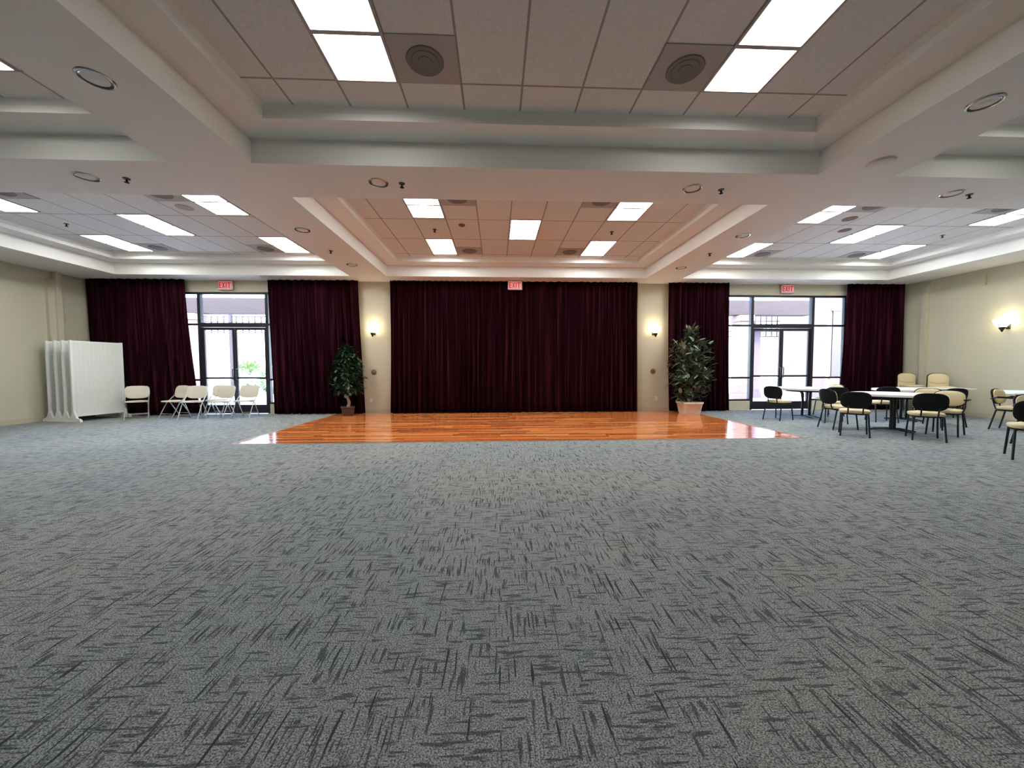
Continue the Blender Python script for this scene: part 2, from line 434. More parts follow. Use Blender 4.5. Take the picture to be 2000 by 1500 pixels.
def make_vent():
    t = thing('ceiling_vent', 'x', 'vent', group='square ceiling vents')
    bm = BM(); box(bm, -.30, .30, .0, .53, -.008, 0, bevel=.003); mk('plate', bm, M['diff_plate'], t)
    bm = BM(); lathe(bm, [(0, -.018), (.06, -.018), (.065, -.012), (.12, -.018), (.125, -.012), (.165, -.018), (.172, -.009), (.172, -.002)], 40, (0, .265, 0))
    mk('grille', bm, M['diff_core'], t, smooth=True)
    return t
LP = {'far': make_light(LENS_F), 'near': make_light(LENS_N)}; V0 = make_vent(); usedL = set(); usedV = False
side = {'-': 'left', '+': 'right'}
for rown in ('far', 'near'):
    for bayn in ('left', 'centre', 'right'):
        mx = MIDX[bayn]
        yb = (5.98, 7.08, 8.18) if rown == 'far' else (.62, 1.67, 2.72)
        for sx, y, nm in ((-1.83, yb[0], 'near left corner'), (1.83, yb[0], 'near right corner'), (0, yb[1], 'middle'), (-1.83, yb[2], 'back left corner'), (1.83, yb[2], 'back right corner')):
            if y < 2: continue        # the photo shows nothing of these
            lab = 'lit rectangular ceiling light in the %s of the %s %s ceiling bay' % (nm, rown, bayn)
            L0 = LP[rown]
            if rown not in usedL: L0.location = (mx + sx, y, HT - .001); L0['label'] = lab; usedL.add(rown)
            else: dup(L0, (mx + sx, y, HT - .001), 0, lab)
        for sx, y, nm in ((-1.22, yb[0] + .01, 'near left'), (1.22, yb[0] + .01, 'near right'), (-1.22, yb[2] + .532, 'back left'), (1.22, yb[2] + .532, 'back right')):
            lab = 'dark square ceiling vent beside the %s light of the %s %s bay' % (nm, rown, bayn)
            if not usedV: V0.location = (mx + sx, y, HT - .001); V0['label'] = lab; usedV = True
            else: dup(V0, (mx + sx, y, HT - .001), 0, lab)

# ------------------------------------------------------------------ downlights, sprinklers, detectors
def make_down():
    t = thing('downlight', 'x', 'ceiling light', group='recessed downlights in the beams')
    bm = BM(); lathe(bm, [(.102, -.001), (.105, -.012), (.118, -.010), (.125, -.001)], 36); mk('trim_ring', bm, M['chrome'], t, smooth=True)
    bm = BM(); lathe(bm, [(0, -.0015), (.085, -.0015), (.088, -.004)], 36); mk('reflector', bm, M['soffit'], t, smooth=True)
    bm = BM(); lathe(bm, [(.088, -.004), (.10, -.010), (.102, -.003), (.09, -.001)], 36); mk('gap_shadow', bm, M['darkcan'], t, smooth=True)  # dark ring painted as the shadow in the gap inside the trim
    bm = BM(); lathe(bm, [(0, -.008), (.035, -.006), (.045, -.002)], 24); mk('bulb', bm, M['soffit'], t, smooth=True)
    return t
D0 = make_down(); first = True
for x, y, lab in ((-3.33, 3.3, 'big chrome-ringed downlight in the beam at upper left, nearest the camera'),
                  (-5.15, 4.93, 'chrome-ringed downlight in the cross beam, farthest left'),
                  (-1.53, 4.95, 'small downlight in the cross beam left of the middle'),
                  (2.66, 4.95, 'small downlight in the cross beam right of the middle'),
                  (4.49, 3.28, 'chrome-ringed downlight in the right near beam'),
                  (6.38, 4.96, 'flat downlight in the cross beam, farthest right'),
                  (-3.38, 6.65, 'faint downlight in the far left beam'),
                  (4.54, 6.65, 'faint downlight in the far right beam'),
                  (-3.36, 8.8, 'faint downlight above the left cream pillar'),
                  (4.49, 8.81, 'faint downlight above the right cream pillar')):
    if first: D0.location = (x, y, HS); D0['label'] = lab; first = False
    else: dup(D0, (x, y, HS), 0, lab)
def make_spr():
    t = thing('ceiling_sprinkler', 'x', 'sprinkler', group='dark ceiling sprinkler heads')
    bm = BM(); lathe(bm, [(0, -.012), (.035, -.010), (.04, 0)], 20); mk('escutcheon', bm, M['darkcan'], t, smooth=True)
    bm = BM(); tube(bm, [(0, 0, -.01), (0, 0, -.05)], .011, 8); lathe(bm, [(0, -.056), (.026, -.053), (.026, -.048), (0, -.045)], 16); mk('deflector', bm, M['black'], t)
    return t
S0 = make_spr(); first = True
for x, y, z, lab in ((-4.69, 4.96, HS, 'dark sprinkler head in the cross beam beside the left downlight'),
                     (-1.23, 4.96, HS, 'dark sprinkler head in the cross beam just left of the middle'),
                     (3.07, 4.97, HS, 'dark sprinkler head in the cross beam just right of the middle'),
                     (6.66, 4.98, HS, 'dark sprinkler head in the cross beam at the far right'),
                     (-3.4, 7.79, HS, 'dark sprinkler head in the far left beam'),
                     (4.54, 7.7, HS, 'dark sprinkler head in the far right beam'),
                     (-1.25, 7.65, HT, 'dark sprinkler head on the tiles of the far centre bay, left'),
                     (2.41, 7.65, HT, 'dark sprinkler head on the tiles of the far centre bay, right'),
                     (-8.35, 7.6, HT, 'small sprinkler head on the tiles of the far left bay'),
                     (9.6, 7.6, HT, 'small sprinkler head on the tiles of the far right bay')):
    if first: S0.location = (x, y, z); S0['label'] = lab; first = False
    else: dup(S0, (x, y, z), 0, lab)
def disc(name, x, y, z, r, h, mat, lab, cat):
    bm = BM(); lathe(bm, [(0, -h), (r * .8, -h), (r, -h * .6), (r, 0)], 28); tag(mk(name, bm, mat, smooth=True, loc=(x, y, z)), lab, cat)
disc('smoke_detector', 4.56, 4.25, HS, .13, .035, M['soffit'], 'round raised detector in the beam at upper right', 'detector')
disc('smoke_detector', -.67, 7.38, HT, .06, .03, M['brown'], 'small brown detector on the far centre tiles', 'detector')
disc('ceiling_speaker', -5.45, 6.77, HT, .13, .012, M['diff_plate'], 'round grey speaker on the far left tiles', 'speaker')
disc('ceiling_speaker', 6.75, 6.83, HT, .12, .012, M['brown'], 'brown round speaker on the far right tiles, nearer one', 'speaker')
disc('ceiling_speaker', 7.21, 7.40, HT, .11, .012, M['brown'], 'brown round speaker on the far right tiles, beside the middle light', 'speaker')

# ------------------------------------------------------------------ glazed door walls
def door_wall(idx, o0, o1, d0, d1):
    yf0, yf1 = YB + .05, YB + .13
    top = 3.375; tr = 2.49
    bm = BM()
    box(bm, o0, o1, yf0, yf1, top - .05, top)
    for x in (o0 + .025, o1 - .025): box(bm, x - .025, x + .025, yf0, yf1, .27, top - .05)
    for x in (d0, d1): box(bm, x - .04, x + .04, yf0 - .015, yf1 + .015, 0, top - .05)
    for a, b_ in ((o0 + .05, d0 - .04), (d1 + .04, o1 - .05)):
        for z in (.27, .93, tr - .02): box(bm, a, b_, yf0, yf1, z, z + .05)
    box(bm, d0 + .04, d1 - .04, yf0 - .01, yf1 + .01, tr - .07, tr + .05)
    w = struct('window_%d' % idx, bm, M['bronze'], 'dark bronze framed glass wall around the %s doors' % ('left' if idx == 1 else 'right'))
    for a, b_ in ((o0 + .05, d0 - .04), (d1 + .04, o1 - .05)):
        for z0, z1 in ((.32, .93), (.98, tr - .02), (tr + .03, top - .05)):
            bm = BM(); box(bm, a, b_, yf0 + .035, yf0 + .041, z0, z1); mk('pane', bm, M['glass'], w)
    bm = BM(); box(bm, d0 + .04, d1 - .04, yf0 + .035, yf0 + .041, tr + .05, top - .05); mk('pane', bm, M['glass'], w)
    dr = bpy.data.objects.new('door_%d' % idx, None); COL.objects.link(dr); dr['kind'] = 'structure'
    dr.location = ((d0 + d1) / 2, YB, 0)
    dr['label'] = 'pair of dark framed glass doors in the %s glass wall' % ('left' if idx == 1 else 'right')
    mid = 0; hw = (d1 - d0) / 2 - .045
    for s in (-1, 1):
        a, b_ = (-hw, -.004) if s < 0 else (.004, hw)
        bm = BM(); y0, y1 = .07, .115; zt = tr - .08
        box(bm, a, a + .055, y0, y1, .01, zt); box(bm, b_ - .055, b_, y0, y1, .01, zt)
        box(bm, a + .055, b_ - .055, y0, y1, zt - .07, zt); box(bm, a + .055, b_ - .055, y0, y1, .01, .25)
        box(bm, a + .055, b_ - .055, y0 - .03, y1, .98, 1.03)
        lf = mk('door_leaf', bm, M['bronze'], dr)
        bm = BM(); box(bm, a + .055, b_ - .055, .09, .096, .25, .98); box(bm, a + .055, b_ - .055, .09, .096, 1.03, zt - .07); mk('pane', bm, M['glass'], lf)
        hx = -.05 * 1 if s < 0 else .05
        bm = BM(); tube(bm, [(hx * .9, .07, .95), (hx * .9, .01, .97), (hx * .9, .01, 1.25), (hx * .9, .07, 1.27)], .012, 8); mk('door_handle', bm, M['darkpull'], lf)
door_wall(1, -9.25, -5.40, *DOORS[0])
door_wall(2, 6.60, 10.40, *DOORS[1])

# ------------------------------------------------------------------ curtains
def curtain(xt0, xt1, xb0, xb1, lab, seed, yc=10.33):
    rnd = random.Random(seed); bm = BM()
    W = xt1 - xt0; n = max(40, int(W / .016)); rows = 14
    # fold phase with varying period
    ph = [0.0]
    per = .18
    for i in range(n):
        per += rnd.uniform(-.010, .010); per = min(.24, max(.13, per)); ph.append(ph[-1] + (W / n) / per * 2 * PI)
    amp = [(.058 + .02 * math.sin(i * .013 * seed + seed)) for i in range(n + 1)]
    z0, z1 = .012, HS - .004
    grid = []
    for r in range(rows + 1):
        t = r / rows; z = z1 + (z0 - z1) * t; row = []
        e = t ** 1.6
        for i in range(n + 1):
            u = i / n; a = xt0 + (xb0 - xt0) * e; b_ = xt1 + (xb1 - xt1) * e
            x = a + (b_ - a) * u + .012 * math.sin(ph[i] * 2 + 1.3 * t)
            y = yc + amp[i] * (.55 + .55 * t) * math.sin(ph[i] + .5 * math.sin(t * 3 + i * .02)) + .012 * math.sin(ph[i] * .37 + t * 2)
            row.append(bm.verts.new((x, y, z)))
        grid.append(row)
    for r in range(rows):
        for i in range(n): bm.faces.new((grid[r][i], grid[r][i + 1], grid[r + 1][i + 1], grid[r + 1][i]))
    o = mk('curtain', bm, M['curtain'], smooth=False)
    o.data.polygons.foreach_set('use_smooth', [True] * len(o.data.polygons))
    sm = o.modifiers.new('cloth_thickness', 'SOLIDIFY'); sm.thickness = .004
    tag(o, lab, 'curtain', 'burgundy stage curtains')
K = 10.33 / 10.485
curtain(-10.95, -8.40, -10.95, -8.14, 'burgundy curtain left of the left door, behind the white screens', 3)
curtain(-6.22, -3.79, -6.16, -3.68, 'burgundy curtain between the left door and the left pillar', 5)
curtain(-2.93, 4.03, -2.99, 4.06, 'widest burgundy curtain, across the middle of the back wall', 7)
curtain(4.91, 6.66, 4.97, 6.73, 'narrow burgundy curtain behind the taller potted plant', 11)
curtain(10.22, 11.98, 10.10, 11.98, 'burgundy curtain right of the right door', 13)

# ------------------------------------------------------------------ exit signs
def make_exit():
    t = thing('exit_sign', 'x', 'sign', group='red EXIT signs')
    w, h, d = .40, .25, .05
    bm = BM(); box(bm, -w / 2, w / 2, 0, d, 0, h, bevel=.008); mk('housing', bm, M['exitbox'], t)
    bm = BM(); box(bm, -w / 2 + .02, w / 2 - .02, -.004, .002, .02, h - .02); mk('face', bm, M['exitface'], t)
    bm = BM(); y0, y1 = -.008, -.004; zb, zt = .05, .205; s = .026
    x = -.165                                                     # E
    box(bm, x, x + s, y0, y1, zb, zt)
    for z in (zb, (zb + zt) / 2 - s / 2, zt - s): box(bm, x + s, x + .070, y0, y1, z, z + s)
    x = -.085
    for a, b_ in (((x, zb), (x + .085, zt)), ((x, zt), (x + .085, zb))):
        sg = 1 if b_[1] > a[1] else -1
        v = [bm.verts.new((px, yy, pz)) for yy in (y0 - .0006 * sg, y1) for px, pz in ((a[0], a[1]), (a[0] + s, a[1]), (b_[0], b_[1]), (b_[0] - s, b_[1]))]
        bm.faces.new(v[0:4]); bm.faces.new(v[4:8][::-1])
        for i in range(4): bm.faces.new((v[i], v[(i + 1) % 4], v[4 + (i + 1) % 4], v[4 + i]))
    x = .014; box(bm, x, x + s, y0, y1, zb, zt)                   # I
    x = .055; box(bm, x, x + .10, y0, y1, zt - s, zt); box(bm, x + .05 - s / 2, x + .05 + s / 2, y0, y1, zb, zt - s)   # T
    mk('lettering', bm, M['exitred'], t)
    bm = BM(); box(bm, -.05, .05, .01, .04, h, h + .012); mk('bracket', bm, M['exitbox'], t)
    return t
E0 = make_exit()
E0.location = (-7.40, 10.42, 3.42); E0['label'] = 'red and white EXIT sign above the left glass doors'
dup(E0, (.52, 10.18, 3.42), 0, 'red and white EXIT sign above the middle curtain')
dup(E0, (8.50, 10.42, 3.42), 0, 'red and white EXIT sign above the right glass doors')

# ------------------------------------------------------------------ wall sconces, plaques, outlets
def make_sconce():
    t = thing('wall_sconce', 'x', 'wall lamp', group='frosted glass wall sconces')
    bm = BM(); lathe(bm, [(.0, -.13), (.03, -.125), (.075, -.085), (.12, -.02), (.145, .06), (.150, .075), (.143, .075), (.137, .06), (.11, -.015), (.068, -.075), (.0, -.115)], 30, (0, -.16, .05)); mk('lamp_shade', bm, M['sconceglass'], t, smooth=True)
    bm = BM(); lathe(bm, [(0, -.22), (.012, -.215), (.02, -.19), (.05, -.135), (.06, -.09), (.05, -.085), (0, -.10)], 20, (0, -.16, .05)); mk('finial', bm, M['brass'], t, smooth=True)
    bm = BM(); tube(bm, [(0, 0, -.02), (0, -.05, -.07), (0, -.12, -.075), (0, -.16, -.055)], .012, 8); box(bm, -.04, .04, -.015, 0, -.10, .06, bevel=.006); mk('bracket', bm, M['brass'], t)
    return t
Q0 = make_sconce()
Q0.location = (-3.43, YB, 2.30); Q0['label'] = 'lit wall sconce on the left cream pillar'
dup(Q0, (4.55, YB, 2.30), 0, 'lit wall sconce on the right cream pillar')
dup(Q0, (XR, 8.2, 2.25), -PI / 2, 'lit wall sconce on the right side wall')
def plaque(x, lab):
    bm = BM(); lathe(bm, [(0, -.0), (.07, 0), (.07, .02), (.055, .03), (.02, .03), (0, .045)], 20)
    bmesh.ops.rotate(bm, cent=(0, 0, 0), matrix=Matrix.Rotation(PI / 2, 3, 'X'), verts=bm.verts[:])
    o = mk('wall_fixture', bm, M['brown'], smooth=True, loc=(x, YB, 1.16)); tag(o, lab, 'wall fixture', 'round brown wall fixtures')
plaque(-3.46, 'round brown fixture below the sconce on the left pillar')
plaque(4.55, 'round brown fixture below the sconce on the right pillar')
def outlet(x, y, z, rz, lab):
    t = thing('wall_outlet', lab, 'outlet', (x, y, z), rz, 'white wall outlets')
    bm = BM(); box(bm, -.035, .035, -.006, 0, -.057, .057, bevel=.003); mk('cover_plate', bm, M['white'], t)
    for dz in (-.025, .025):
        bm = BM(); box(bm, -.014, .014, -.009, -.006, dz - .014, dz + .014); mk('socket', bm, M['base'], t)
outlet(-3.56, YB, .36, 0, 'white outlet low on the left cream pillar')
outlet(4.66, YB, .36, 0, 'white outlet low on the right cream pillar')

# ------------------------------------------------------------------ potted plants
def leaf(bm, p, d, up, L, W):
    d = d.normalized(); s = d.cross(up)
    if s.length < 1e-3: s = Vector((1, 0, 0))
    s.normalize(); n = s.cross(d)
    pts = [p, p + d * L * .3 + s * W * .45 - n * .0, p + d * L * .65 + s * W * .42 - n * L * .06, p + d * L - n * L * .16,
           p + d * L * .65 - s * W * .42 - n * L * .06, p + d * L * .3 - s * W * .45]
    m1 = p + d * L * .3 - n * W * .12; m2 = p + d * L * .65 - n * (L * .06 + W * .12)
    v = [bm.verts.new(q) for q in pts] + [bm.verts.new(m1), bm.verts.new(m2)]
    for f in ((0, 1, 6), (0, 6, 5), (1, 2, 7, 6), (6, 7, 4, 5), (2, 3, 7), (7, 3, 4)): bm.faces.new([v[i] for i in f])

def plant(name, loc, lab, cat, seed, radius_at, z0, z1, n, L, W, leafmat, potf, potmat, trunk, stems):
    rnd = random.Random(seed); t = thing(name, lab, cat, loc)
    bm = BM(); potf(bm); mk('pot', bm, potmat, t, smooth=True)
    bm = BM(); lathe(bm, [(0, stems['soil']), (stems['sr'], stems['soil'] - .01)], 20); mk('soil', bm, M['soil'], t)
    bm = BM()
    if trunk: tube(bm, [Vector(p) for p in trunk], [.045, .04, .036, .032, .02, .012][:len(trunk)], 9)
    tips = []
    for i in range(stems['n']):
        a = rnd.uniform(0, 2 * PI); z = z0 + (z1 - z0) * ((i + .5) / stems['n']) ** .8; r = radius_at((z - z0) / (z1 - z0)) * rnd.uniform(.6, .95)
        b0 = Vector((rnd.uniform(-.03, .03), rnd.uniform(-.03, .03), stems['b0'] if not trunk else min(z - .1, z0 + (z - z0) * .6)))
        tip = Vector((r * math.cos(a), r * math.sin(a) * stems['sy'], z)); mid = (b0 + tip) / 2 + Vector((0, 0, .08))
        tube(bm, [b0, mid, tip], [.012, .008, .004], 6); tips.append((b0, mid, tip))
    mk('stem', bm, M['bark'] if trunk else M['stem'], t, smooth=True)
    bm = BM()
    for i in range(n):
        u = rnd.random() ** .85; z = z0 + (z1 - z0) * u; R = radius_at(u); a = rnd.uniform(0, 2 * PI); rr = R * math.sqrt(rnd.uniform(.03, 1)) * rnd.uniform(.85, 1.1)
        p = Vector((rr * math.cos(a), rr * math.sin(a) * stems['sy'], z + rnd.uniform(-.03, .03)))
        d = Vector((math.cos(a + rnd.uniform(-.8, .8)), math.sin(a + rnd.uniform(-.8, .8)) * stems['sy'], rnd.uniform(-.7, stems['lift'])))
        leaf(bm, p - d.normalized() * L * .4, d, Vector((rnd.uniform(-.3, .3), rnd.uniform(-.3, .3), 1)), L * rnd.uniform(.7, 1.2), W * rnd.uniform(.8, 1.2))
    for b0, mid, tip in tips:
        for k in range(9):
            q = mid.lerp(tip, .2 + .8 * k / 8); d = Vector((rnd.uniform(-1, 1), rnd.uniform(-1, 1) * .7, rnd.uniform(-.3, .8)))
            leaf(bm, q, d, Vector((0, 0, 1)), L * .9, W)
    mk('foliage', bm, leafmat, t, smooth=False)
    return t

def r_ficus(u):
    return .47 * (max(0, 1 - abs((u - .33) / .72) ** 2.2)) ** .55 * (1 - .32 * max(0, u - .55) / .45) if u < .98 else .07
def pot_brown(bm):
    lathe(bm, [(0, 0), (.13, 0), (.15, .02), (.165, .20), (.185, .21), (.185, .25), (.165, .25), (.155, .20), (0, .20)], 28)
plant('potted_ficus', (-4.0, 9.98, 0), 'shorter potted ficus with a pale trunk in a dark brown pot', 'plant', 21, r_ficus, .56, 1.88, 950, .15, .075,
      M['ficus'], pot_brown, M['potbrown'], [(0, 0, .2), (.03, .01, .35), (-.01, 0, .5), (.02, 0, .7), (0, 0, 1.0), (0, 0, 1.5)], dict(soil=.21, sr=.15, n=26, b0=.5, sy=.36, lift=.3))
def r_big(u):
    return .60 * (max(.03, 1 - abs((u - .45) / .62) ** 2.0)) ** .55 if u < .82 else .13
def pot_cream(bm):
    # square tapered basket with a rolled rim
    v = []
    for s, z in ((.20, 0), (.215, .04), (.255, .27), (.275, .29), (.275, .33), (.245, .33), (.24, .27)):
        v.append([bm.verts.new((sx * s, sy * s, z)) for sx, sy in ((-1, -.8), (-.8, -1), (.8, -1), (1, -.8), (1, .8), (.8, 1), (-.8, 1), (-1, .8))])
    for a, b_ in zip(v, v[1:]):
        for k in range(8): bm.faces.new((a[k], a[(k + 1) % 8], b_[(k + 1) % 8], b_[k]))
    bm.faces.new(v[0][::-1]); bm.faces.new(v[-1])
plant('potted_plant', (5.28, 9.78, 0), 'taller leafy potted plant in a pinkish cream basket', 'plant', 33, r_big, .34, 2.36, 640, .22, .095,
      M['bigleaf'], pot_cream, M['potcream'], None, dict(soil=.285, sr=.22, n=24, b0=.28, sy=.60, lift=1.1))

# ------------------------------------------------------------------ white rolling screens
def make_screen():
    t = thing('folding_screen', 'x', 'screen', group='white partition screens')
    Lp, Hp = .97, 1.95
    for y in (0, Lp):
        bm = BM(); box(bm, -.022, .022, y - .022, y + .022, .05, Hp, bevel=.004); mk('post', bm, M['white'], t)
        bm = BM()
        for s in (-1, 1):
            v = [bm.verts.new((x, yy, z)) for yy in (y - .02, y + .02) for x, z in ((s * .0, .05), (s * .20, .05), (s * .20, .075), (s * .10, .10), (s * .022, .26), (0, .26))]
            bm.faces.new(v[:6]); bm.faces.new(v[6:][::-1])
            for i in range(6): bm.faces.new((v[i], v[(i + 1) % 6], v[6 + (i + 1) % 6], v[6 + i]))
        box(bm, -.22, .22, y - .025, y + .025, 0.0, .05, bevel=.006)
        mk('foot', bm, M['white'], t)
    for z0, z1 in ((Hp - .05, Hp - .01), (.13, .18)):
        bm = BM(); box(bm, -.018, .018, .022, Lp - .022, z0, z1); mk('rail', bm, M['white'], t)
    bm = BM(); box(bm, -.010, .010, .022, Lp - .022, .18, Hp - .05)
    for k in range(12):
        y = .06 + k * (Lp - .12) / 11; box(bm, -.013, .013, y - .004, y + .004, .18, Hp - .05)
    mk('panel', bm, M['screen'], t)
    return t
SC0 = make_screen(); rz = math.radians(-13)
for i, (x, y, lab) in enumerate(((-10.04, 9.08, 'white partition screen nearest the chairs, its face fully in view'),
                                 (-10.29, 9.145, 'second white partition screen from the chairs'),
                                 (-10.54, 9.21, 'third white partition screen from the chairs'),
                                 (-10.79, 9.265, 'white partition screen nearest the left wall'))):
    rr = rz
    if i == 0: SC0.location = (x, y, 0); SC0.rotation_euler = (0, 0, rr); SC0['label'] = lab
    else: dup(SC0, (x, y, 0), rr, lab)

# ------------------------------------------------------------------ chairs
def RX(a): return Matrix.Rotation(a, 4, 'X')
def T3(x, y, z): return Matrix.Translation((x, y, z))

def make_guest(arms, label):
    """black-framed chair with a cream seat and a cream-faced black shell back; front is +y"""
    t = thing('guest_chair', label, 'chair', group='cream and black chairs')
    bm = BM(); pad(bm, .43, .44, .055, T3(0, .02, .445), 3.4, .015); mk('seat', bm, M['cream'], t, smooth=True)
    bm = BM(); pad(bm, .40, .41, .02, T3(0, .02, .405), 3.4, 0); mk('seat_pan', bm, M['black'], t, smooth=True)
    mb = T3(0, -.235, .665) @ RX(math.radians(90 + 10))
    bm = BM(); pad(bm, .42, .31, .03, mb, 3.1, 0, bend=-.35); back = mk('backrest', bm, M['black'], t, smooth=True)
    mc = T3(0, -.207, .668) @ RX(math.radians(-90 + 10))
    bm = BM(); pad(bm, .395, .285, .03, mc, 2.8, .008, bend=.35); mk('back_cushion', bm, M['cream'], back, smooth=True)
    for s in (-1, 1):
        bm = BM(); tube(bm, [(s * .175, .19, .40), (s * .185, .215, .2), (s * .195, .235, 0)], [.014, .0135, .013], 8); mk('leg', bm, M['blackmetal'], t, smooth=True)
        bm = BM(); tube(bm, [(s * .175, -.17, .40), (s * .185, -.21, .2), (s * .195, -.25, 0)], [.014, .0135, .013], 8); mk('leg', bm, M['blackmetal'], t, smooth=True)
        bm = BM(); tube(bm, [(s * .10, -.12, .395), (s * .10, -.20, .41), (s * .10, -.222, .48), (s * .10, -.242, .56)], .011, 8); mk('back_post', bm, M['blackmetal'], t, smooth=True)
        bm = BM(); tube(bm, [(s * .165, -.17, .395), (s * .165, .18, .395)], .012, 8); mk('seat_rail', bm, M['blackmetal'], t)
        if arms:
            bm = BM(); tube(bm, [(s * .20, .10, .40), (s * .245, .14, .52), (s * .245, .12, .645), (s * .24, -.16, .65), (s * .19, -.245, .62)], .011, 8)
            a = mk('arm', bm, M['blackmetal'], t, smooth=True)
            bm = BM(); box(bm, s * .245 - .025, s * .245 + .025, -.14, .13, .652, .675, bevel=.008); mk('armrest', bm, M['black'], a)
    return t

def make_folding(label):
    t = thing('folding_chair', label, 'chair', group='beige folding chairs by the left door')
    bm = BM(); pad(bm, .42, .40, .03, T3(0, .03, .435), 3.6, .008); mk('seat', bm, M['beige'], t, smooth=True)
    mb = T3(0, -.20, .665) @ RX(math.radians(90 + 12))
    bm = BM(); pad(bm, .46, .33, .022, mb, 3.6, .004, bend=-.3); mk('backrest', bm, M['beige'], t, smooth=True)
    for s in (-1, 1):
        bm = BM(); tube(bm, [(s * .215, .24, 0), (s * .215, .03, .40), (s * .215, -.18, .60), (s * .21, -.235, .78), (s * .17, -.245, .815)], .011, 8); mk('leg', bm, M['greytube'], t, smooth=True)
        bm = BM(); tube(bm, [(s * .195, -.26, 0), (s * .195, -.02, .41), (s * .195, .15, .42)], .010, 8); mk('leg', bm, M['greytube'], t, smooth=True)
    bm = BM(); tube(bm, [(-.215, .18, .12), (.215, .18, .12)], .008, 8); tube(bm, [(-.195, -.20, .11), (.195, -.20, .11)], .008, 8); mk('stretcher', bm, M['greytube'], t)
    return t

def deg(a): return math.radians(a)
# local +y is the front; a turn of a degrees points the front to (-sin a, cos a)
G = make_guest(False, 'x'); GA = make_guest(True, 'x')
used = {'G': False, 'GA': False}
def place(kind, x, y, a, lab, z=0, group=None):
    src = G if kind == 'G' else GA
    if not used[kind]:
        used[kind] = True; src.location = (x, y, z); src.rotation_euler = (0, 0, deg(a)); src['label'] = lab
        if group: src['group'] = group
    else: dup(src, (x, y, z), deg(a), lab, group)
# table in front of the right glass doors
gA = 'chairs around the table before the right doors'; gB = 'chairs around the nearest white table'
place('G', 6.78, 8.50, -70, 'black-backed chair at the left of the table before the right doors', group=gA)
place('G', 7.70, 8.00, -34, 'black-backed chair at the right front of the table before the right doors', group=gA)
place('G', 8.62, 9.12, 96, 'chair at the far right side of the table before the right doors', group=gA)
# nearest white table
place('G', 6.62, 6.47, -42, 'black-backed chair at the left front of the nearest white table', group=gB)
place('G', 7.02, 7.20, -95, 'cream-faced chair at the left side of the nearest white table', group=gB)
place('G', 7.46, 6.02, -40, 'black-backed chair at the right front of the nearest white table', group=gB)
place('GA', 8.34, 6.42, 118, 'cream armchair at the right side of the nearest white table', group=gB)
place('G', 8.86, 7.12, 130, 'cream-faced chair behind the right side of the nearest white table', group=gB)
# second white table behind it
place('G', 8.92, 8.08, -25, 'black-backed chair at the left of the small white table farther back', group='chairs around the small white table')
place('G', 9.60, 7.42, -12, 'black-backed chair at the right of the small white table farther back', group='chairs around the small white table')
# right edge of the photo
place('GA', 10.18, 6.74, -165, 'cream armchair close to the right wall, seen at the right edge', group='chairs at the right edge')
place('G', 7.30, 4.64, -48, 'nearest chair, black-backed and cut off by the right edge', group='chairs at the right edge')
place('GA', 8.52, 5.30, 160, 'cream-faced chair cut off by the right edge, behind the nearest chair', group='chairs at the right edge')
# two stacks in the far right corner
for k in range(4):
    nth = ('bottom', 'second', 'third', 'top')[k]
    place('G', 11.60, 9.74, 160, '%s chair of the stack nearer the right curtain' % nth, z=.092 * k, group='stacked chairs in the corner')
    place('G', 11.56, 9.00, 150, '%s chair of the stack against the right wall' % nth, z=.092 * k, group='stacked chairs in the corner')
F = make_folding('x')
for i, (x, y, a, lab) in enumerate(((-9.2, 9.72, -142, 'beige folding chair beside the white screens'),
                                    (-8.32, 9.78, 165, 'beige folding chair before the curtain edge, second from the screens'),
                                    (-7.72, 9.60, 190, 'beige folding chair before the left edge of the glass door'),
                                    (-7.44, 10.04, 184, 'beige folding chair before the left door leaf, set back'),
                                    (-7.00, 9.55, 176, 'beige folding chair before the meeting stile of the left doors'),
                                    (-6.52, 9.74, 184, 'beige folding chair farthest right, before the right door leaf'))):
    if i == 0: F.location = (x, y, 0); F.rotation_euler = (0, 0, deg(a)); F['label'] = lab
    else: dup(F, (x, y, 0), deg(a), lab)

# ------------------------------------------------------------------ tables
def round_table(x, y, r, lab, turn=0, h=.745):
    t = thing('round_table', lab, 'table', (x, y, 0), turn)
    bm = BM(); lathe(bm, [(0, h - .045), (r - .01, h - .045), (r, h - .04), (r, h - .004), (r - .006, h), (0, h)], 56); mk('tabletop', bm, M['tabletop'], t, smooth=True)
    bm = BM(); lathe(bm, [(r * .55, h - .09), (r * .6, h - .09), (r * .6, h - .045), (r * .55, h - .045)], 40); mk('apron', bm, M['black'], t)
    for s in (-1, 1):
        bm = BM(); tube(bm, [(s * .17, 0, h - .03), (s * .10, 0, h - .15), (s * .085, 0, .35), (s * .10, 0, .045)], [.03, .03, .026, .03], 10); mk('post', bm, M['blackmetal'], t, smooth=True)
        bm = BM(); tube(bm, [(s * .10, -.30, .015), (s * .10, -.1, .045), (s * .10, .1, .045), (s * .10, .30, .015)], .015, 8); mk('foot', bm, M['blackmetal'], t, smooth=True)
    return t
def long_table(x, y, L, W, lab, turn=0, h=.745):
    t = thing('folding_table', lab, 'table', (x, y, 0), turn)
    bm = BM(); box(bm, -L / 2, L / 2, -W / 2, W / 2, h - .03, h, bevel=.006); mk('tabletop', bm, M['tabletop'], t)
    for s in (-1, 1):
        for q in (-1, 1):
            bm = BM(); tube(bm, [(s * (L / 2 - .2), q * (W / 2 - .08), h - .03), (s * (L / 2 - .15), q * (W / 2 - .08), 0)], .014, 8); mk('leg', bm, M['blackmetal'], t)
        bm = BM(); tube(bm, [(s * (L / 2 - .17), -W / 2 + .08, .3), (s * (L / 2 - .17), W / 2 - .08, .3)], .009, 8); mk('stretcher', bm, M['blackmetal'], t)
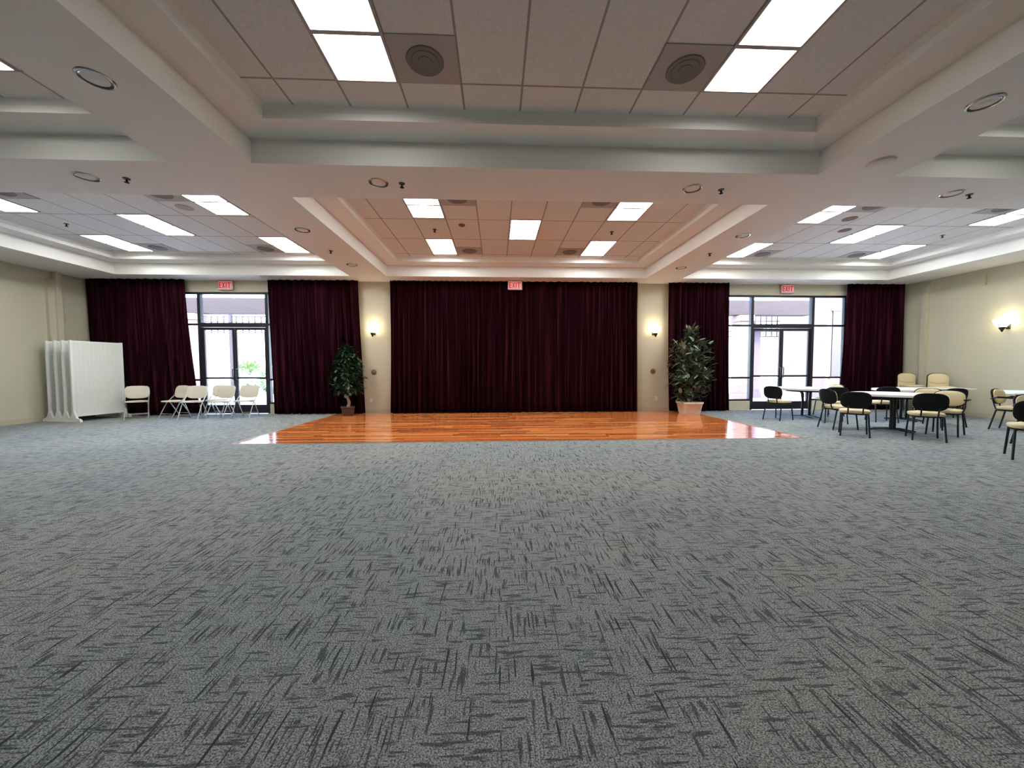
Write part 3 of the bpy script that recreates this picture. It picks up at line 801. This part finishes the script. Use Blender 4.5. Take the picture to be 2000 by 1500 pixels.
round_table(7.82, 8.90, .70, 'round white table standing before the right glass doors')
round_table(7.80, 6.85, .64, 'nearest round white table, ringed by cream and black chairs', .5)
round_table(9.62, 8.22, .56, 'round white table farther back toward the right curtain', .2)
long_table(10.78, 8.55, 1.2, .5, 'long white table before the stacked chairs in the corner', deg(-25))
round_table(11.2, 6.9, .72, 'round white table cut off by the right edge of the photo', .8)

# ------------------------------------------------------------------ outside: patio, pergola beam, columns, neighbouring walls
bm = BM(); box(bm, -45, 48, YB + .2, 60, -.12, -.02); o = mk('patio_ground', bm, M['concrete']); o['kind'] = 'structure'
def outbox(name, x0, x1, y0, y1, z0, z1, mat, lab, cat, group=None):
    bm = BM(); box(bm, x0, x1, y0, y1, z0, z1, bevel=.01); return tag(mk(name, bm, mat), lab, cat, group)
outbox('pergola_beam', -16, -3, 13.9, 14.3, 3.30, 3.86, M['eave'], 'mauve timber beam seen through the left transom', 'beam')
outbox('pergola_beam', 4, 12.3, 13.9, 14.3, 3.30, 3.86, M['eave'], 'mauve timber beam seen through the right transom', 'beam')
def pillar(x0, x1, y, h, mat, lab):
    t = thing('stucco_column', lab, 'column', ((x0 + x1) / 2, y, -.02), 0, 'columns outside')
    w = (x1 - x0) / 2
    bm = BM(); box(bm, -w, w, -w, w, 0, h); mk('shaft', bm, mat, t)
    bm = BM(); box(bm, -w - .05, w + .05, -w - .05, w + .05, 0, .25, bevel=.01); mk('base', bm, mat, t)
    bm = BM(); box(bm, -w - .06, w + .06, -w - .06, w + .06, h - .22, h, bevel=.01); mk('capital', bm, mat, t)
pillar(9.44, 9.92, 14.1, 3.3, M['stucco'], 'peach stucco column seen through the left side light')
pillar(10.45, 11.05, 15.2, 3.0, M['stuccoshade'], 'shade-tinted stucco column behind the left door leaf')
pillar(-11.45, -10.95, 14.1, 3.3, M['stucco'], 'pink stucco column seen at the left of the left doors')
def trellis(x0, x1, y, z0, z1, lab):
    t = thing('trellis_panel', lab, 'trellis', ((x0 + x1) / 2, y, 0), 0)
    bm = BM(); w = (x1 - x0) / 2; x = -w
    while x < w:
        box(bm, x, x + .05, -.02, .02, z0, z1); x += .28
    z = z0
    while z < z1 + .01:
        box(bm, -w, w, .02, .05, z, z + .05); z += .25
    mk('lattice', bm, M['trellis'], t)
    for px in (-w, 0, w):
        bm = BM(); box(bm, px - .06, px + .06, -.06, .06, 0, z1 + .1); mk('post', bm, M['trellis'], t)
trellis(9.0, 16.2, 17.5, 2.75, 3.85, 'mauve lattice trellis outside the right doors')
trellis(-16.5, -8.0, 17.5, 2.9, 3.7, 'pale lattice trellis outside the left doors')
outbox('garden_wall', 14.7, 17.2, 17.8, 18.2, -.02, 3.3, M['stuccoshade'], 'shade-tinted stucco wall behind the right door leaf', 'wall')
# the neighbouring wing with a dark window
t = thing('building_wing', 'peach stucco building wing outside the right side light', 'building', (15.6, 14.6, -.02))
bm = BM(); box(bm, -2.25, 3.6, -.3, 2.2, 0, 4.6); wgt = mk('wall', bm, M['stucco'], t)
bm = BM(); box(bm, -2.05, -.6, -.34, -.28, .9, 3.55); fr = mk('window', bm, plain('dark_grey_glazing', (.02, .022, .035), .3, var=.2), t)
bm = BM(); box(bm, -2.13, -.5, -.38, -.30, 3.55, 3.68); box(bm, -2.13, -.5, -.38, -.30, .8, .9); mk('lintel', bm, M['stucco'], fr)
# shrubs beyond the left doors
for x, y, s, lab in ((-11.3, 19, 1.0, 'round green shrub beyond the left doors'), (-13.8, 21, 1.4, 'larger green shrub far beyond the left doors')):
    bm = BM(); rnd = random.Random(int(x * 10))
    for i in range(420):
        d = Vector((rnd.gauss(0, 1), rnd.gauss(0, 1), rnd.gauss(0, 1))).normalized(); p = d * s * .6 * rnd.uniform(.6, 1)
        leaf(bm, p + Vector((0, 0, s * .62)), d + Vector((0, 0, .3)), Vector((0, 0, 1)), .22, .12)
    tag(mk('garden_shrub', bm, M['shrub'], loc=(x, y, -.02)), lab, 'shrub', 'shrubs outside')

# ------------------------------------------------------------------ daylight
w = bpy.data.worlds.new('sky'); SC.world = w; w.use_nodes = True
nt = w.node_tree; bg = nt.nodes['Background']
sky = N(nt, 'ShaderNodeTexSky'); sky.sky_type = 'NISHITA'; sky.sun_disc = False
sky.sun_elevation = deg(48); sky.sun_rotation = deg(160); sky.air_density = 1.2; sky.dust_density = 2.0
nt.links.new(sky.outputs[0], bg.inputs[0]); bg.inputs[1].default_value = 2.1
sun = bpy.data.lights.new('sun', 'SUN'); sun.energy = 5; sun.angle = deg(.6); sun.color = (1, .93, .82)
so = bpy.data.objects.new('sun', sun); COL.objects.link(so)
so.rotation_euler = (deg(48), 0, deg(-28))       # shines from behind the hall onto the patio

# ------------------------------------------------------------------ camera
f, ya, pi_, ro, hc = 713.9106, .042, -.0436, -.0028, 1.2617
def world_dir(v):
    x, y, z = v
    cr, sr = math.cos(ro), math.sin(ro); x, y = x * cr - y * sr, x * sr + y * cr
    cb, sb = math.cos(pi_), math.sin(pi_); y, z = y * cb + z * sb, -y * sb + z * cb
    ca, sa = math.cos(ya), math.sin(ya); X, Z = x * ca + z * sa, -x * sa + z * ca
    return Vector((X, Z, y))
r, u, fw = world_dir((1, 0, 0)), world_dir((0, 1, 0)), world_dir((0, 0, 1))
cam = bpy.data.cameras.new('camera'); cam.sensor_width = 36; cam.lens = 36 * f / 2000; cam.clip_end = 300; cam.clip_start = .05
co = bpy.data.objects.new('camera', cam); COL.objects.link(co)
b = -fw
co.matrix_world = Matrix(((r.x, u.x, b.x, 0), (r.y, u.y, b.y, 0), (r.z, u.z, b.z, hc), (0, 0, 0, 1)))
SC.camera = co
SC.view_settings.view_transform = 'Standard'; SC.view_settings.look = 'None'
SC.view_settings.exposure = 1.1; SC.view_settings.gamma = 1; SC.view_settings.use_curve_mapping = False
